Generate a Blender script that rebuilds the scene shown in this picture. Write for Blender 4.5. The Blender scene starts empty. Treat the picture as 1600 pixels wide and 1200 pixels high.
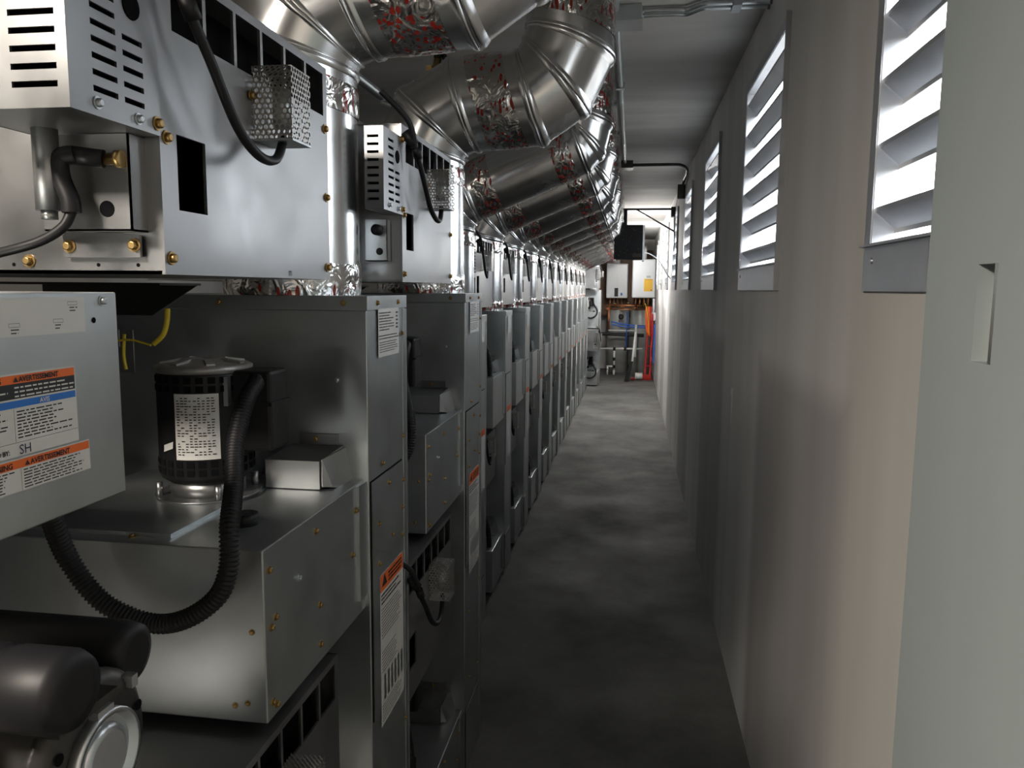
import bpy, bmesh, math, random
from mathutils import Vector, Matrix
random.seed(7)
S = bpy.context.scene
COL = S.collection
R_ = math.radians

# ------------------------------------------------------------------ camera, world, light, exposure
cd = bpy.data.cameras.new('camera'); cam = bpy.data.objects.new('camera', cd); COL.objects.link(cam)
cd.sensor_width = 36.0; cd.lens = 36.0 * 1218.64 / 1600.0; cd.clip_start = 0.02; cd.clip_end = 200
RW = ((0.98868055, -0.02638967, 0.14769682), (0.14980634, 0.11920074, -0.98150356), (0.00829598, 0.9925194, 0.1218048))
cam.matrix_world = Matrix.Translation((0, 0, 1.6)) @ Matrix([list(r) for r in RW]).to_4x4()
S.camera = cam
S.view_settings.view_transform = 'Standard'; S.view_settings.look = 'None'
S.view_settings.gamma = 1.0; S.view_settings.exposure = 0.0; S.view_settings.use_curve_mapping = False

w = bpy.data.worlds.new('overcast_sky'); S.world = w; w.use_nodes = True
wn = w.node_tree.nodes; wl = w.node_tree.links
bg = wn['Background']; bg.inputs[1].default_value = 9.2
tc = wn.new('ShaderNodeTexCoord'); sx = wn.new('ShaderNodeSeparateXYZ'); cr = wn.new('ShaderNodeValToRGB')
wl.new(tc.outputs['Generated'], sx.inputs[0]); wl.new(sx.outputs['Z'], cr.inputs[0]); wl.new(cr.outputs[0], bg.inputs[0])
cr.color_ramp.elements[0].position = 0.0; cr.color_ramp.elements[0].color = (0.16, 0.16, 0.155, 1)
cr.color_ramp.elements[1].position = 0.06; cr.color_ramp.elements[1].color = (0.90, 0.95, 1.0, 1)

def area(name, loc, rot, sx_, sy_, power, color=(1, 1, 1), portal=False):
    l = bpy.data.lights.new(name, 'AREA'); l.shape = 'RECTANGLE'; l.size = sx_; l.size_y = sy_
    l.energy = power; l.color = color
    if portal: l.cycles.is_portal = True
    o = bpy.data.objects.new(name, l); COL.objects.link(o); o.location = loc; o.rotation_euler = rot
    return o
XR = 0.44                                   # right wall plane
WIN = [0.745, 2.50, 4.25, 6.08, 7.90, 9.70, 11.5, 13.3]   # near edge of each louvre opening
WW, WZ0, WZ1 = 0.80, 1.685, 2.37
for y in WIN:
    area('daylight_portal', (XR + 0.10, y + WW / 2, (WZ0 + WZ1) / 2), (0, R_(90), 0), WZ1 - WZ0 + .1, WW + .1, 1, portal=True)
area('daylight_portal', (-1.65, -2.3, .85), (R_(90), 0, 0), .32, .9, 1, portal=True)  # portal of the opening added in the unseen rear wall
area('rear_fill_light', (-1.15, -.60, 2.53), (0, 0, 0), .4, .4, 100, (1, .90, .78))              # added warm fill light, unseen behind the camera
for ly in (10.1, 12.3):
    pl_ = bpy.data.lights.new('fill_tube_light', 'POINT'); pl_.energy = 100; pl_.shadow_soft_size = .10; pl_.color = (1, .97, .93)
    po_ = bpy.data.objects.new('fill_tube_light', pl_); COL.objects.link(po_); po_.location = (-.12, ly, 2.16)           # added fill for the far end, hidden behind the heater

# ------------------------------------------------------------------ materials
MATS = {}
def mat(name, col, rough=.5, metal=0.0, var=0.0, vscale=6.0, bump=0.0, bscale=60.0, stretch=(1, 1, 1), rvar=0.0, spec=.5, emit=None, col2=None):
    m = bpy.data.materials.new(name); m.use_nodes = True; MATS[name] = m
    n = m.node_tree.nodes; l = m.node_tree.links; b = n['Principled BSDF']
    b.inputs['Base Color'].default_value = (*col, 1); b.inputs['Roughness'].default_value = rough
    b.inputs['Metallic'].default_value = metal; b.inputs['Specular IOR Level'].default_value = spec
    if emit: b.inputs['Emission Color'].default_value = (1, .97, .93, 1); b.inputs['Emission Strength'].default_value = emit
    t = n.new('ShaderNodeTexCoord'); mp = n.new('ShaderNodeMapping'); l.new(t.outputs['Object'], mp.inputs[0]); mp.inputs['Scale'].default_value = stretch
    if var > 0 or col2:
        nz = n.new('ShaderNodeTexNoise'); nz.inputs['Scale'].default_value = vscale; nz.inputs['Detail'].default_value = 5; l.new(mp.outputs[0], nz.inputs[0])
        r = n.new('ShaderNodeValToRGB'); l.new(nz.outputs['Fac'], r.inputs[0])
        c2 = col2 or tuple(min(1, c * (1 + var)) for c in col); c1 = col if col2 else tuple(c * (1 - var) for c in col)
        r.color_ramp.elements[0].position = .3; r.color_ramp.elements[1].position = .7
        r.color_ramp.elements[0].color = (*c1, 1); r.color_ramp.elements[1].color = (*c2, 1); l.new(r.outputs[0], b.inputs['Base Color'])
        if rvar > 0:
            mr = n.new('ShaderNodeMapRange'); l.new(nz.outputs['Fac'], mr.inputs[0]); mr.inputs[3].default_value = rough - rvar; mr.inputs[4].default_value = rough + rvar
            mr.inputs[1].default_value = .3; mr.inputs[2].default_value = .7; l.new(mr.outputs[0], b.inputs['Roughness'])
    if bump > 0:
        nb = n.new('ShaderNodeTexNoise'); nb.inputs['Scale'].default_value = bscale; nb.inputs['Detail'].default_value = 3; l.new(mp.outputs[0], nb.inputs[0])
        bp = n.new('ShaderNodeBump'); bp.inputs['Strength'].default_value = bump; bp.inputs['Distance'].default_value = .01; l.new(nb.outputs['Fac'], bp.inputs['Height']); l.new(bp.outputs[0], b.inputs['Normal'])
    return m

galv = mat('galvanized_sheet', (.52, .555, .565), .36, .93, .10, 9, 0, 5, rvar=.04)
bright = mat('bright_galvanized', (.33, .335, .34), .36, .92, .10, 7, .06, 6, rvar=.08)
duct_m = mat('duct_metal', (.78, .79, .80), .24, 1.0, .07, 5, .10, 5, rvar=.06)
louv_m = mat('louvre_metal', (.50, .51, .53), .38, .8, .12, 8, .04, 8, rvar=.05)
brass = mat('brass_screw', (.40, .27, .11), .38, .9, .15, 80)
zinc = mat('zinc_screw', (.6, .63, .66), .3, .9)
black = mat('black_rubber', (.010, .010, .012), .48, spec=.3)
blackp = mat('black_paint', (.010, .010, .011), .5, 0, .2, 20, spec=.3)
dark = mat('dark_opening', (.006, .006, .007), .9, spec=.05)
graphite = mat('grey_casting', (.05, .048, .046), .42, .5, .15, 30, .1, 80)
cab_dark = mat('cabinet_dark_steel', (.035, .036, .037), .55, .3, .2, 8)
cast_al = mat('cast_aluminium', (.34, .33, .32), .45, .7, .15, 30, .1, 80)
label_w = mat('label_white', (.62, .62, .60), .55)
label_o = mat('label_orange', (.75, .14, .02), .55)
label_b = mat('label_blue', (.02, .16, .55), .55)
ink = mat('ink_black', (.015, .015, .018), .6)
ink_n = mat('ink_navy', (.012, .015, .07), .6)
yellow = mat('yellow_wire', (.65, .50, .03), .5)
white_e = mat('white_enamel', (.72, .74, .75), .3, 0, .03, 4)
red = mat('red_paint', (.42, .02, .015), .4, 0, .1, 20)
orange_c = mat('orange_cord', (.80, .13, .02), .5)
blue_p = mat('blue_tube', (.02, .12, .55), .4)
red_p = mat('red_tube', (.45, .02, .03), .4)
copper = mat('copper_pipe', (.55, .24, .11), .35, .9, .2, 20)
tank_m = mat('tank_grey', (.42, .43, .41), .45, .1, .05, 5)
insul = mat('pipe_insulation', (.02, .02, .022), .8)
wood = mat('plywood', (.16, .10, .065), .7, 0, .25, 3, stretch=(8, 8, 1))
pvc = mat('pvc_white', (.66, .66, .64), .4)
door_m = mat('door_paint', (.40, .455, .46), .5, 0, .03, 3, .02, 60)
strike_m = mat('strike_steel', (.60, .57, .52), .3, .9, .08, 30)
dark_rear = mat('dark_rear_room', (.05, .048, .045), .8)  # dark tone given to the unseen rear room so the metal reflects little light

def wall_mat():
    m = mat('drywall_grey', (.5, .48, .45), .75); n = m.node_tree.nodes; l = m.node_tree.links; b = n['Principled BSDF']
    t = n.new('ShaderNodeTexCoord'); sp = n.new('ShaderNodeSeparateXYZ'); l.new(t.outputs['Object'], sp.inputs[0])
    # vertical mud joints every 1.22 m and feathered trowel streaks
    mp = n.new('ShaderNodeMapping'); l.new(t.outputs['Object'], mp.inputs[0]); mp.inputs['Scale'].default_value = (3, 4, .45)
    nz = n.new('ShaderNodeTexNoise'); nz.inputs['Scale'].default_value = 1.0; nz.inputs['Detail'].default_value = 2; l.new(mp.outputs[0], nz.inputs[0])
    r = n.new('ShaderNodeValToRGB'); l.new(nz.outputs['Fac'], r.inputs[0])
    r.color_ramp.elements[0].position = .35; r.color_ramp.elements[1].position = .7
    r.color_ramp.elements[0].color = (.56, .54, .51, 1); r.color_ramp.elements[1].color = (.66, .655, .64, 1)
    # darker soft-edged fields on the lower wall, repeating along Y
    def mth(op, a, b_=None):
        q = n.new('ShaderNodeMath'); q.operation = op
        for i, v in enumerate((a, b_)):
            if v is None: continue
            if isinstance(v, (int, float)): q.inputs[i].default_value = v
            else: l.new(v, q.inputs[i])
        return q.outputs[0]
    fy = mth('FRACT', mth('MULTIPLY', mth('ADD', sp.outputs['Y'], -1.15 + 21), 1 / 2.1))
    tri = mth('ABSOLUTE', mth('SUBTRACT', fy, .5))          # .5 between fields, 0 mid field
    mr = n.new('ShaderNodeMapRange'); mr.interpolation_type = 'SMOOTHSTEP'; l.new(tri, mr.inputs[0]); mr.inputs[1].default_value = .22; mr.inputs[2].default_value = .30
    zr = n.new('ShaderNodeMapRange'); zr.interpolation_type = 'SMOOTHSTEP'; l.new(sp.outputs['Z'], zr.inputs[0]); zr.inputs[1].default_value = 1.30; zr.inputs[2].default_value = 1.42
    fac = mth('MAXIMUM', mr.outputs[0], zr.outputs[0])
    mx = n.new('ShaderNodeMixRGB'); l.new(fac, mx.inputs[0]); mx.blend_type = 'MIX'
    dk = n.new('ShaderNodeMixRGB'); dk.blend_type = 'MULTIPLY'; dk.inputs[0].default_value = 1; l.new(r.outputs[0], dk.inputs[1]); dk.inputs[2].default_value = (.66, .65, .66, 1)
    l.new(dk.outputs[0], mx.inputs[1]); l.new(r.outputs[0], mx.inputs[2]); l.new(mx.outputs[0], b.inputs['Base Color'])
    return m
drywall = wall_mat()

def ceil_mat():
    m = mat('ceiling_board', (.42, .41, .39), .8); n = m.node_tree.nodes; l = m.node_tree.links; b = n['Principled BSDF']
    t = n.new('ShaderNodeTexCoord'); mp = n.new('ShaderNodeMapping'); l.new(t.outputs['Object'], mp.inputs[0]); mp.inputs['Scale'].default_value = (.8, 3.0, 1)
    nz = n.new('ShaderNodeTexNoise'); nz.inputs['Scale'].default_value = 1.3; nz.inputs['Detail'].default_value = 3; l.new(mp.outputs[0], nz.inputs[0])
    r = n.new('ShaderNodeValToRGB'); l.new(nz.outputs['Fac'], r.inputs[0]); r.color_ramp.elements[0].position = .35; r.color_ramp.elements[1].position = .68
    r.color_ramp.elements[0].color = (.38, .37, .35, 1); r.color_ramp.elements[1].color = (.52, .51, .49, 1); l.new(r.outputs[0], b.inputs['Base Color'])
    return m
ceil_m = ceil_mat()

def floor_mat():
    m = mat('concrete_floor', (.3, .3, .29), .7, spec=.22); n = m.node_tree.nodes; l = m.node_tree.links; b = n['Principled BSDF']
    t = n.new('ShaderNodeTexCoord')
    a = n.new('ShaderNodeTexNoise'); a.inputs['Scale'].default_value = 1.6; a.inputs['Detail'].default_value = 8; a.inputs['Roughness'].default_value = .65; l.new(t.outputs['Object'], a.inputs[0])
    r = n.new('ShaderNodeValToRGB'); l.new(a.outputs['Fac'], r.inputs[0]); r.color_ramp.elements[0].position = .3; r.color_ramp.elements[1].position = .75
    r.color_ramp.elements[0].color = (.062, .064, .060, 1); r.color_ramp.elements[1].color = (.145, .14, .135, 1)
    g = n.new('ShaderNodeTexNoise'); g.inputs['Scale'].default_value = 140; g.inputs['Detail'].default_value = 2; l.new(t.outputs['Object'], g.inputs[0])
    mx = n.new('ShaderNodeMixRGB'); mx.blend_type = 'OVERLAY'; mx.inputs[0].default_value = .18; l.new(r.outputs[0], mx.inputs[1]); l.new(g.outputs['Color'], mx.inputs[2]); l.new(mx.outputs[0], b.inputs['Base Color'])
    mr = n.new('ShaderNodeMapRange'); l.new(a.outputs['Fac'], mr.inputs[0]); mr.inputs[1].default_value = .3; mr.inputs[2].default_value = .7; mr.inputs[3].default_value = .85; mr.inputs[4].default_value = .62; l.new(mr.outputs[0], b.inputs['Roughness'])
    bp = n.new('ShaderNodeBump'); bp.inputs['Strength'].default_value = .12; bp.inputs['Distance'].default_value = .01; l.new(a.outputs['Fac'], bp.inputs['Height']); l.new(bp.outputs[0], b.inputs['Normal'])
    return m
floor_m = floor_mat()

def tape_mat():
    m = mat('foil_tape', (.72, .72, .72), .20, 1.0); n = m.node_tree.nodes; l = m.node_tree.links; b = n['Principled BSDF']
    t = n.new('ShaderNodeTexCoord'); mp = n.new('ShaderNodeMapping'); l.new(t.outputs['Object'], mp.inputs[0]); mp.inputs['Rotation'].default_value = (R_(35), R_(25), R_(20)); mp.inputs['Scale'].default_value = (72, 72, 17)
    v = n.new('ShaderNodeTexVoronoi'); v.inputs['Scale'].default_value = 1.0; l.new(mp.outputs[0], v.inputs[0])
    lt = n.new('ShaderNodeMath'); lt.operation = 'LESS_THAN'; l.new(v.outputs['Distance'], lt.inputs[0]); lt.inputs[1].default_value = .36
    wv = n.new('ShaderNodeTexNoise'); wv.inputs['Scale'].default_value = 18; l.new(t.outputs['Object'], wv.inputs[0])
    gt = n.new('ShaderNodeMath'); gt.operation = 'GREATER_THAN'; l.new(wv.outputs['Fac'], gt.inputs[0]); gt.inputs[1].default_value = .45
    mu = n.new('ShaderNodeMath'); mu.operation = 'MULTIPLY'; l.new(lt.outputs[0], mu.inputs[0]); l.new(gt.outputs[0], mu.inputs[1])
    mx = n.new('ShaderNodeMixRGB'); l.new(mu.outputs[0], mx.inputs[0]); mx.inputs[1].default_value = (.66, .65, .64, 1); mx.inputs[2].default_value = (.24, .02, .014, 1); l.new(mx.outputs[0], b.inputs['Base Color'])
    iv = n.new('ShaderNodeMath'); iv.operation = 'SUBTRACT'; iv.inputs[0].default_value = 1; l.new(mu.outputs[0], iv.inputs[1]); l.new(iv.outputs[0], b.inputs['Metallic'])
    nb = n.new('ShaderNodeTexNoise'); nb.inputs['Scale'].default_value = 22; nb.inputs['Detail'].default_value = 2; nb.inputs['Distortion'].default_value = 1.5; l.new(t.outputs['Object'], nb.inputs[0])
    bp = n.new('ShaderNodeBump'); bp.inputs['Strength'].default_value = .7; bp.inputs['Distance'].default_value = .012; l.new(nb.outputs['Fac'], bp.inputs['Height']); l.new(bp.outputs[0], b.inputs['Normal'])
    return m
tape_m = tape_mat()

def perf_mat():
    """perforated sheet: a staggered field of round holes"""
    m = mat('perforated_sheet', (.42, .41, .39), .38, .85); n = m.node_tree.nodes; l = m.node_tree.links; b = n['Principled BSDF']
    t = n.new('ShaderNodeTexCoord'); sp = n.new('ShaderNodeSeparateXYZ'); l.new(t.outputs['Object'], sp.inputs[0])
    def mth(op, *a):
        q = n.new('ShaderNodeMath'); q.operation = op
        for i, v in enumerate(a):
            if isinstance(v, (int, float)): q.inputs[i].default_value = v
            else: l.new(v, q.inputs[i])
        return q.outputs[0]
    p = .0078; u = mth('MULTIPLY', mth('ADD', sp.outputs['X'], sp.outputs['Y']), 1 / p); v = mth('MULTIPLY', sp.outputs['Z'], 1 / (p * 1.732))
    def grid(off):
        a = mth('SUBTRACT', mth('FRACT', mth('ADD', u, 100 + off)), .5)
        c = mth('MULTIPLY', mth('SUBTRACT', mth('FRACT', mth('ADD', v, 100 + off)), .5), 1.732)
        return mth('SQRT', mth('ADD', mth('MULTIPLY', a, a), mth('MULTIPLY', c, c)))
    d = mth('MINIMUM', grid(0), grid(.5)); al = mth('GREATER_THAN', d, .36); l.new(al, b.inputs['Alpha'])
    return m
perf_m = perf_mat()

# ------------------------------------------------------------------ mesh builder
class MB:
    def __init__(s): s.bm = bmesh.new()
    def box(s, a, b, mi=0, bev=0):
        x0, y0, z0 = [min(p, q) for p, q in zip(a, b)]; x1, y1, z1 = [max(p, q) for p, q in zip(a, b)]
        v = [s.bm.verts.new(c) for c in ((x0,y0,z0),(x1,y0,z0),(x1,y1,z0),(x0,y1,z0),(x0,y0,z1),(x1,y0,z1),(x1,y1,z1),(x0,y1,z1))]
        fs = []
        for q in ((0,3,2,1),(4,5,6,7),(0,1,5,4),(1,2,6,5),(2,3,7,6),(3,0,4,7)):
            f = s.bm.faces.new([v[i] for i in q]); f.material_index = mi; fs.append(f)
        if bev > 0:
            es = list({e for f in fs for e in f.edges})
            r = bmesh.ops.bevel(s.bm, geom=es, offset=bev, segments=2, affect='EDGES', profile=.5)
            for f in r['faces']: f.material_index = mi
        return s
    def quad(s, pts, mi=0):
        f = s.bm.faces.new([s.bm.verts.new(p) for p in pts]); f.material_index = mi; return s
    def prism(s, poly, d, mi=0):
        """poly: 3D points of one face, d: extrusion vector"""
        d = Vector(d); a = [s.bm.verts.new(p) for p in poly]; b = [s.bm.verts.new(Vector(p) + d) for p in poly]
        s.bm.faces.new(a[::-1]).material_index = mi; s.bm.faces.new(b).material_index = mi
        for i in range(len(a)):
            j = (i + 1) % len(a); s.bm.faces.new((a[i], a[j], b[j], b[i])).material_index = mi
        return s
    def rings(s, rs, cap=True, mi=0, smooth=True):
        prev = None; first = None
        for r in rs:
            c = [s.bm.verts.new(p) for p in r]
            if prev:
                k = len(c)
                for i in range(k):
                    f = s.bm.faces.new((prev[i], prev[(i+1) % k], c[(i+1) % k], c[i])); f.smooth = smooth; f.material_index = mi
            else: first = c
            prev = c
        if cap:
            s.bm.faces.new(first[::-1]).material_index = mi; s.bm.faces.new(prev).material_index = mi
        return s
    def cyl(s, a, b, r, r2=None, n=20, mi=0, cap=True, smooth=True):
        a = Vector(a); b = Vector(b); d = (b - a).normalized(); u = d.orthogonal().normalized(); v = d.cross(u); r2 = r if r2 is None else r2
        ring = lambda c, q: [c + u * q * math.cos(t) + v * q * math.sin(t) for t in [2*math.pi*i/n for i in range(n)]]
        return s.rings([ring(a, r), ring(b, r2)], cap, mi, smooth)
    def lathe(s, base, axis, prof, n=28, mi=0, cap=True):
        """prof: (distance along axis, radius)"""
        base = Vector(base); d = Vector(axis).normalized(); u = d.orthogonal().normalized(); v = d.cross(u)
        return s.rings([[base + d*h + u*q*math.cos(2*math.pi*i/n) + v*q*math.sin(2*math.pi*i/n) for i in range(n)] for h, q in prof], cap, mi)
    def tube(s, pts, r, n=10, step=None, rf=None, mi=0, cap=True, raw=False):
        P = [Vector(p) for p in pts]; C = P if raw else smooth_path(P, 10)
        if step:
            L = [0.0]
            for i in range(1, len(C)): L.append(L[-1] + (C[i]-C[i-1]).length)
            k = max(2, int(L[-1] / step)); out = []; j = 0
            for i in range(k + 1):
                t = L[-1] * i / k
                while j < len(L) - 2 and L[j+1] < t: j += 1
                q = (t - L[j]) / max(1e-9, L[j+1] - L[j]); out.append(C[j].lerp(C[j+1], min(1, q)))
            C = out
        u = None; rs = []
        for i, c in enumerate(C):
            d = (C[min(i+1, len(C)-1)] - C[max(i-1, 0)]).normalized()
            u = d.orthogonal().normalized() if u is None else (u - d * u.dot(d)).normalized()
            v = d.cross(u); q = r * (rf(i) if rf else 1)
            rs.append([c + u*q*math.cos(2*math.pi*k/n) + v*q*math.sin(2*math.pi*k/n) for k in range(n)])
        return s.rings(rs, cap, mi)
    def plate(s, o, U, V, N, w, h, t, holes, mi=0):
        """rectangular plate w x h, thickness t along N, with rectangular holes (u0,v0,u1,v1)"""
        o = Vector(o); U = Vector(U); V = Vector(V); N = Vector(N)
        us = sorted({0, w, *[a for q in holes for a in (q[0], q[2])]}); vs = sorted({0, h, *[a for q in holes for a in (q[1], q[3])]})
        inh = lambda u, v: any(q[0] < u < q[2] and q[1] < v < q[3] for q in holes)
        solid = {(i, j) for i in range(len(us)-1) for j in range(len(vs)-1) if not inh((us[i]+us[i+1])/2, (vs[j]+vs[j+1])/2)}
        cache = {}
        def vt(i, j, k):
            if (i, j, k) not in cache: cache[i, j, k] = s.bm.verts.new(o + U*us[i] + V*vs[j] + N*(t*k))
            return cache[i, j, k]
        for (i, j) in solid:
            for q in ([vt(i,j,1), vt(i+1,j,1), vt(i+1,j+1,1), vt(i,j+1,1)], [vt(i,j,0), vt(i,j+1,0), vt(i+1,j+1,0), vt(i+1,j,0)]):
                s.bm.faces.new(q).material_index = mi
            for (di, dj, a, b) in ((-1,0,(i,j),(i,j+1)), (1,0,(i+1,j),(i+1,j+1)), (0,-1,(i,j),(i+1,j)), (0,1,(i,j+1),(i+1,j+1))):
                if (i+di, j+dj) not in solid:
                    s.bm.faces.new((vt(*a,0), vt(*b,0), vt(*b,1), vt(*a,1))).material_index = mi
        return s
    def build(s, name, mats, parent=None, loc=None, org=None):
        """org: world point that becomes the mesh origin of a top-level object; children keep their parent's frame"""
        me = bpy.data.meshes.new(name)
        bmesh.ops.recalc_face_normals(s.bm, faces=s.bm.faces)
        off = Vector(org if org is not None else (WORG[-1] if parent is not None else (0, 0, 0)))
        if off.length > 0: bmesh.ops.translate(s.bm, verts=s.bm.verts, vec=-off)
        s.bm.to_mesh(me); s.bm.free()
        for m_ in (mats if isinstance(mats, (list, tuple)) else [mats]): me.materials.append(m_)
        o = bpy.data.objects.new(name, me); COL.objects.link(o)
        if parent is not None: o.parent = parent
        elif org is not None: o.location = org
        return o
WORG = [Vector((0, 0, 0))]                  # world origin of the thing being built (children are written in world coordinates)

def smooth_path(P, k):
    if len(P) < 3: return P
    out = []
    for i in range(len(P) - 1):
        p0 = P[max(i-1, 0)]; p1 = P[i]; p2 = P[i+1]; p3 = P[min(i+2, len(P)-1)]
        for j in range(k):
            t = j / k
            out.append(.5 * ((2*p1) + (p2-p0)*t + (2*p0-5*p1+4*p2-p3)*t*t + (3*p1-p0-3*p2+p3)*t**3))
    out.append(P[-1]); return out

def tag(o, label=None, cat=None, group=None, kind=None):
    if label: o['label'] = label
    if cat: o['category'] = cat
    if group: o['group'] = group
    if kind: o['kind'] = kind
    return o
def empty(name, loc):
    o = bpy.data.objects.new(name, None); COL.objects.link(o); o.location = loc; o.empty_display_size = .05; return o
def copy_tree(o, parent=None):
    c = o.copy(); COL.objects.link(c); c.parent = parent
    for ch in list(o.children): copy_tree(ch, c)
    return c
def struct(o): o['kind'] = 'structure'; return o

def text_obj(txt, size, origin, U, V, m, parent, name='lettering', align='LEFT', bold=.0):
    cu = bpy.data.curves.new('t', 'FONT'); cu.body = txt; cu.size = size; cu.align_x = align; cu.offset = bold; cu.resolution_u = 2
    tmp = bpy.data.objects.new('t', cu); me = bpy.data.meshes.new_from_object(tmp); bpy.data.objects.remove(tmp); bpy.data.curves.remove(cu)
    me.name = name; me.materials.clear(); me.materials.append(m)
    U = Vector(U); V = Vector(V); N = U.cross(V)
    M = Matrix((U, V, N)).transposed().to_4x4(); M.translation = Vector(origin) - WORG[-1]
    me.transform(M)
    o = bpy.data.objects.new(name, me); COL.objects.link(o); o.parent = parent; return o

# screws: shared meshes, one object each
_sc = {}
def screw(parent, pos, nrm, m=None, s=1.0, name='screw'):
    m = m or brass; key = (m.name, tuple(nrm), s)
    if key not in _sc:
        b = MB(); N = Vector(nrm)
        b.lathe((0,0,0), N, [(0, .0075*s), (.0015*s, .0075*s)], 14); b.lathe(N*.0015*s, N, [(0, .0052*s), (.0045*s, .0050*s), (.0052*s, .0035*s)], 6)
        me = bpy.data.meshes.new(name); b.bm.normal_update(); bmesh.ops.recalc_face_normals(b.bm, faces=b.bm.faces); b.bm.to_mesh(me); b.bm.free(); me.materials.append(m); _sc[key] = me
    o = bpy.data.objects.new(name, _sc[key]); COL.objects.link(o); o.parent = parent; o.location = Vector(pos) - WORG[-1]; return o
PX, PY, MY, PZ = Vector((1,0,0)), Vector((0,1,0)), Vector((0,-1,0)), Vector((0,0,1))

# ------------------------------------------------------------------ the setting
YB, YE, XL, ZC = -2.2, 15.9, -1.62, 2.58
XW = -3.6
struct(MB().box((XL-.1, .28, -.1), (XR+.13, YE+.1, 0)).build('floor', floor_m))
struct(MB().box((XW-.1, YB-1.5, -.1), (XR+.13, .28, 0)).build('floor', dark_rear))
struct(MB().box((XW-.1, YB-.1, ZC), (XR+.13, YE+.1, ZC+.1)).build('ceiling', ceil_m))
b = MB(); L = YE - YB
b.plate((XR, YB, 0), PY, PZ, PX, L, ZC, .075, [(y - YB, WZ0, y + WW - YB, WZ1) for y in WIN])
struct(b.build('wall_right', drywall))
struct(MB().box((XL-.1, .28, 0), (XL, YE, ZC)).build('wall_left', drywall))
struct(MB().box((XW, .28, 0), (XL-.1, .38, ZC)).build('wall_front', dark_rear))
struct(MB().box((XW-.1, YB, 0), (XW, .38, ZC)).build('wall_side', dark_rear))
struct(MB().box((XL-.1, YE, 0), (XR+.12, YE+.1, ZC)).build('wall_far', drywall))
b = MB(); b.plate((XW, YB-.1, 0), PX, PZ, PY, XR+.12-XW, ZC, .1, [(-1.80-XW, 0.4, -1.50-XW, 1.3)])  # opening added in this unseen wall to let light in from behind
struct(b.build('wall_near', dark_rear))

# steel door frame jamb beside the camera, with its strike plate
XJ = .41
jb = MB(); jb.plate((XJ, .30, 0), PY, PZ, PX, .878, 2.35, .028, [(.664, 1.517, .716, 1.633)]); jb.box((XJ+.0285, .30, 0), (XR-.001, 1.178, 2.35))
jamb = struct(jb.build('door_1', door_m))
b = MB(); b.box((XJ+.022, .966, 1.519), (XJ+.026, 1.014, 1.631))            # recessed plate
b.prism([(XJ+.024, .966, 1.519), (XJ+.024, .966, 1.631), (XJ+.001, .9645, 1.633), (XJ+.001, .9645, 1.517)], (0, .010, 0))
sp = b.build('strike_plate', strike_m, jamb); tag(sp, 'brushed steel strike plate')
b = MB(); b.lathe((XJ+.0225, .998, 1.545), (-1, 0, 0), [(0, .006), (.002, .005)], 12); b.build('screw', strike_m, sp)

# louvre windows
def window(i, y0):
    nm = 'window_%d' % (i + 1)
    b = MB(); x0 = XR - .004; t = .035
    # flange on the wall face and the duct-like sleeve through the wall
    b.plate((XR-.006, y0-t, WZ0-.085), PY, PZ, PX, WW+2*t, WZ1-WZ0+.085+t, .006, [(t, .085, WW+t, WZ1-WZ0+.085)])
    for a, c in (((XR-.004, y0, WZ0), (XR+.075, y0+.003, WZ1)), ((XR-.004, y0+WW-.003, WZ0), (XR+.075, y0+WW, WZ1)), ((XR-.004, y0, WZ0), (XR+.075, y0+WW, WZ0+.003)), ((XR-.004, y0, WZ1-.003), (XR+.075, y0+WW, WZ1))):
        b.box(a, c)
    b.box((XR-.016, y0-t-.002, WZ0-.085), (XR-.006, y0-t+.003, WZ1+t))       # turned-out edge
    b.box((XR-.016, y0-t, WZ0-.004), (XR-.006, y0+WW+t, WZ0))
    fr = struct(b.build(nm, louv_m, org=None))
    b = MB(); k = 6; p = (WZ1 - WZ0) / k
    for j in range(k):
        z = WZ1 - .012 - p * j - (.035 if j else .03)
        ya, yb = y0 + .055, y0 + WW - .004
        pts = [(XR+.000, ya, z), (XR+.000, ya, z-.008), (XR+.034, ya, z-.038), (XR+.034, ya, z-.046), (XR+.036, ya, z-.046), (XR+.036, ya, z-.037), (XR+.002, ya, z-.007), (XR+.002, ya, z)]
        b.prism(pts, (0, yb-ya, 0))
    b.build('louvre_blades', louv_m, fr)
    b = MB()
    for yy in (y0+.02, y0+WW-.02):
        b.lathe((XR-.006, yy, WZ0-.03), (-1,0,0), [(0,.006),(.003,.004)], 8)
    b.build('screw', zinc, fr)
for i, y in enumerate(WIN): window(i, y)

# ------------------------------------------------------------------ stacked dryers
BIG = dict(ye=1.703, xf=-.500, pw=.263, W=.904, H=1.583, dz=.990, xb=-.505, b0=-.906, b1=-.430, hx=-.51, h0=-.693, big=True)
SML = dict(ye=4.410, xf=-.667, pw=.225, W=.804, H=1.477, dz=.905, xb=-.735, b0=-.725, b1=-.262, hx=-.675, h0=-.56, big=False)

def text_lines(b, x, y0, y1, z0, z1, n, seed, mi=1, th=.42, ragged=.35):
    rnd = random.Random(seed); p = (z1 - z0) / n
    for i in range(n):
        z = z1 - p * (i + 1) + p * (1 - th) / 2; y = y0; end = y1 - (y1 - y0) * ragged * rnd.random()
        while y < end:
            wd = rnd.uniform(.0025, .008) * 1.2
            b.quad([(x, y, z), (x, min(end, y+wd), z), (x, min(end, y+wd), z + p*th), (x, y, z + p*th)], mi); y += wd + .0016

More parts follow.
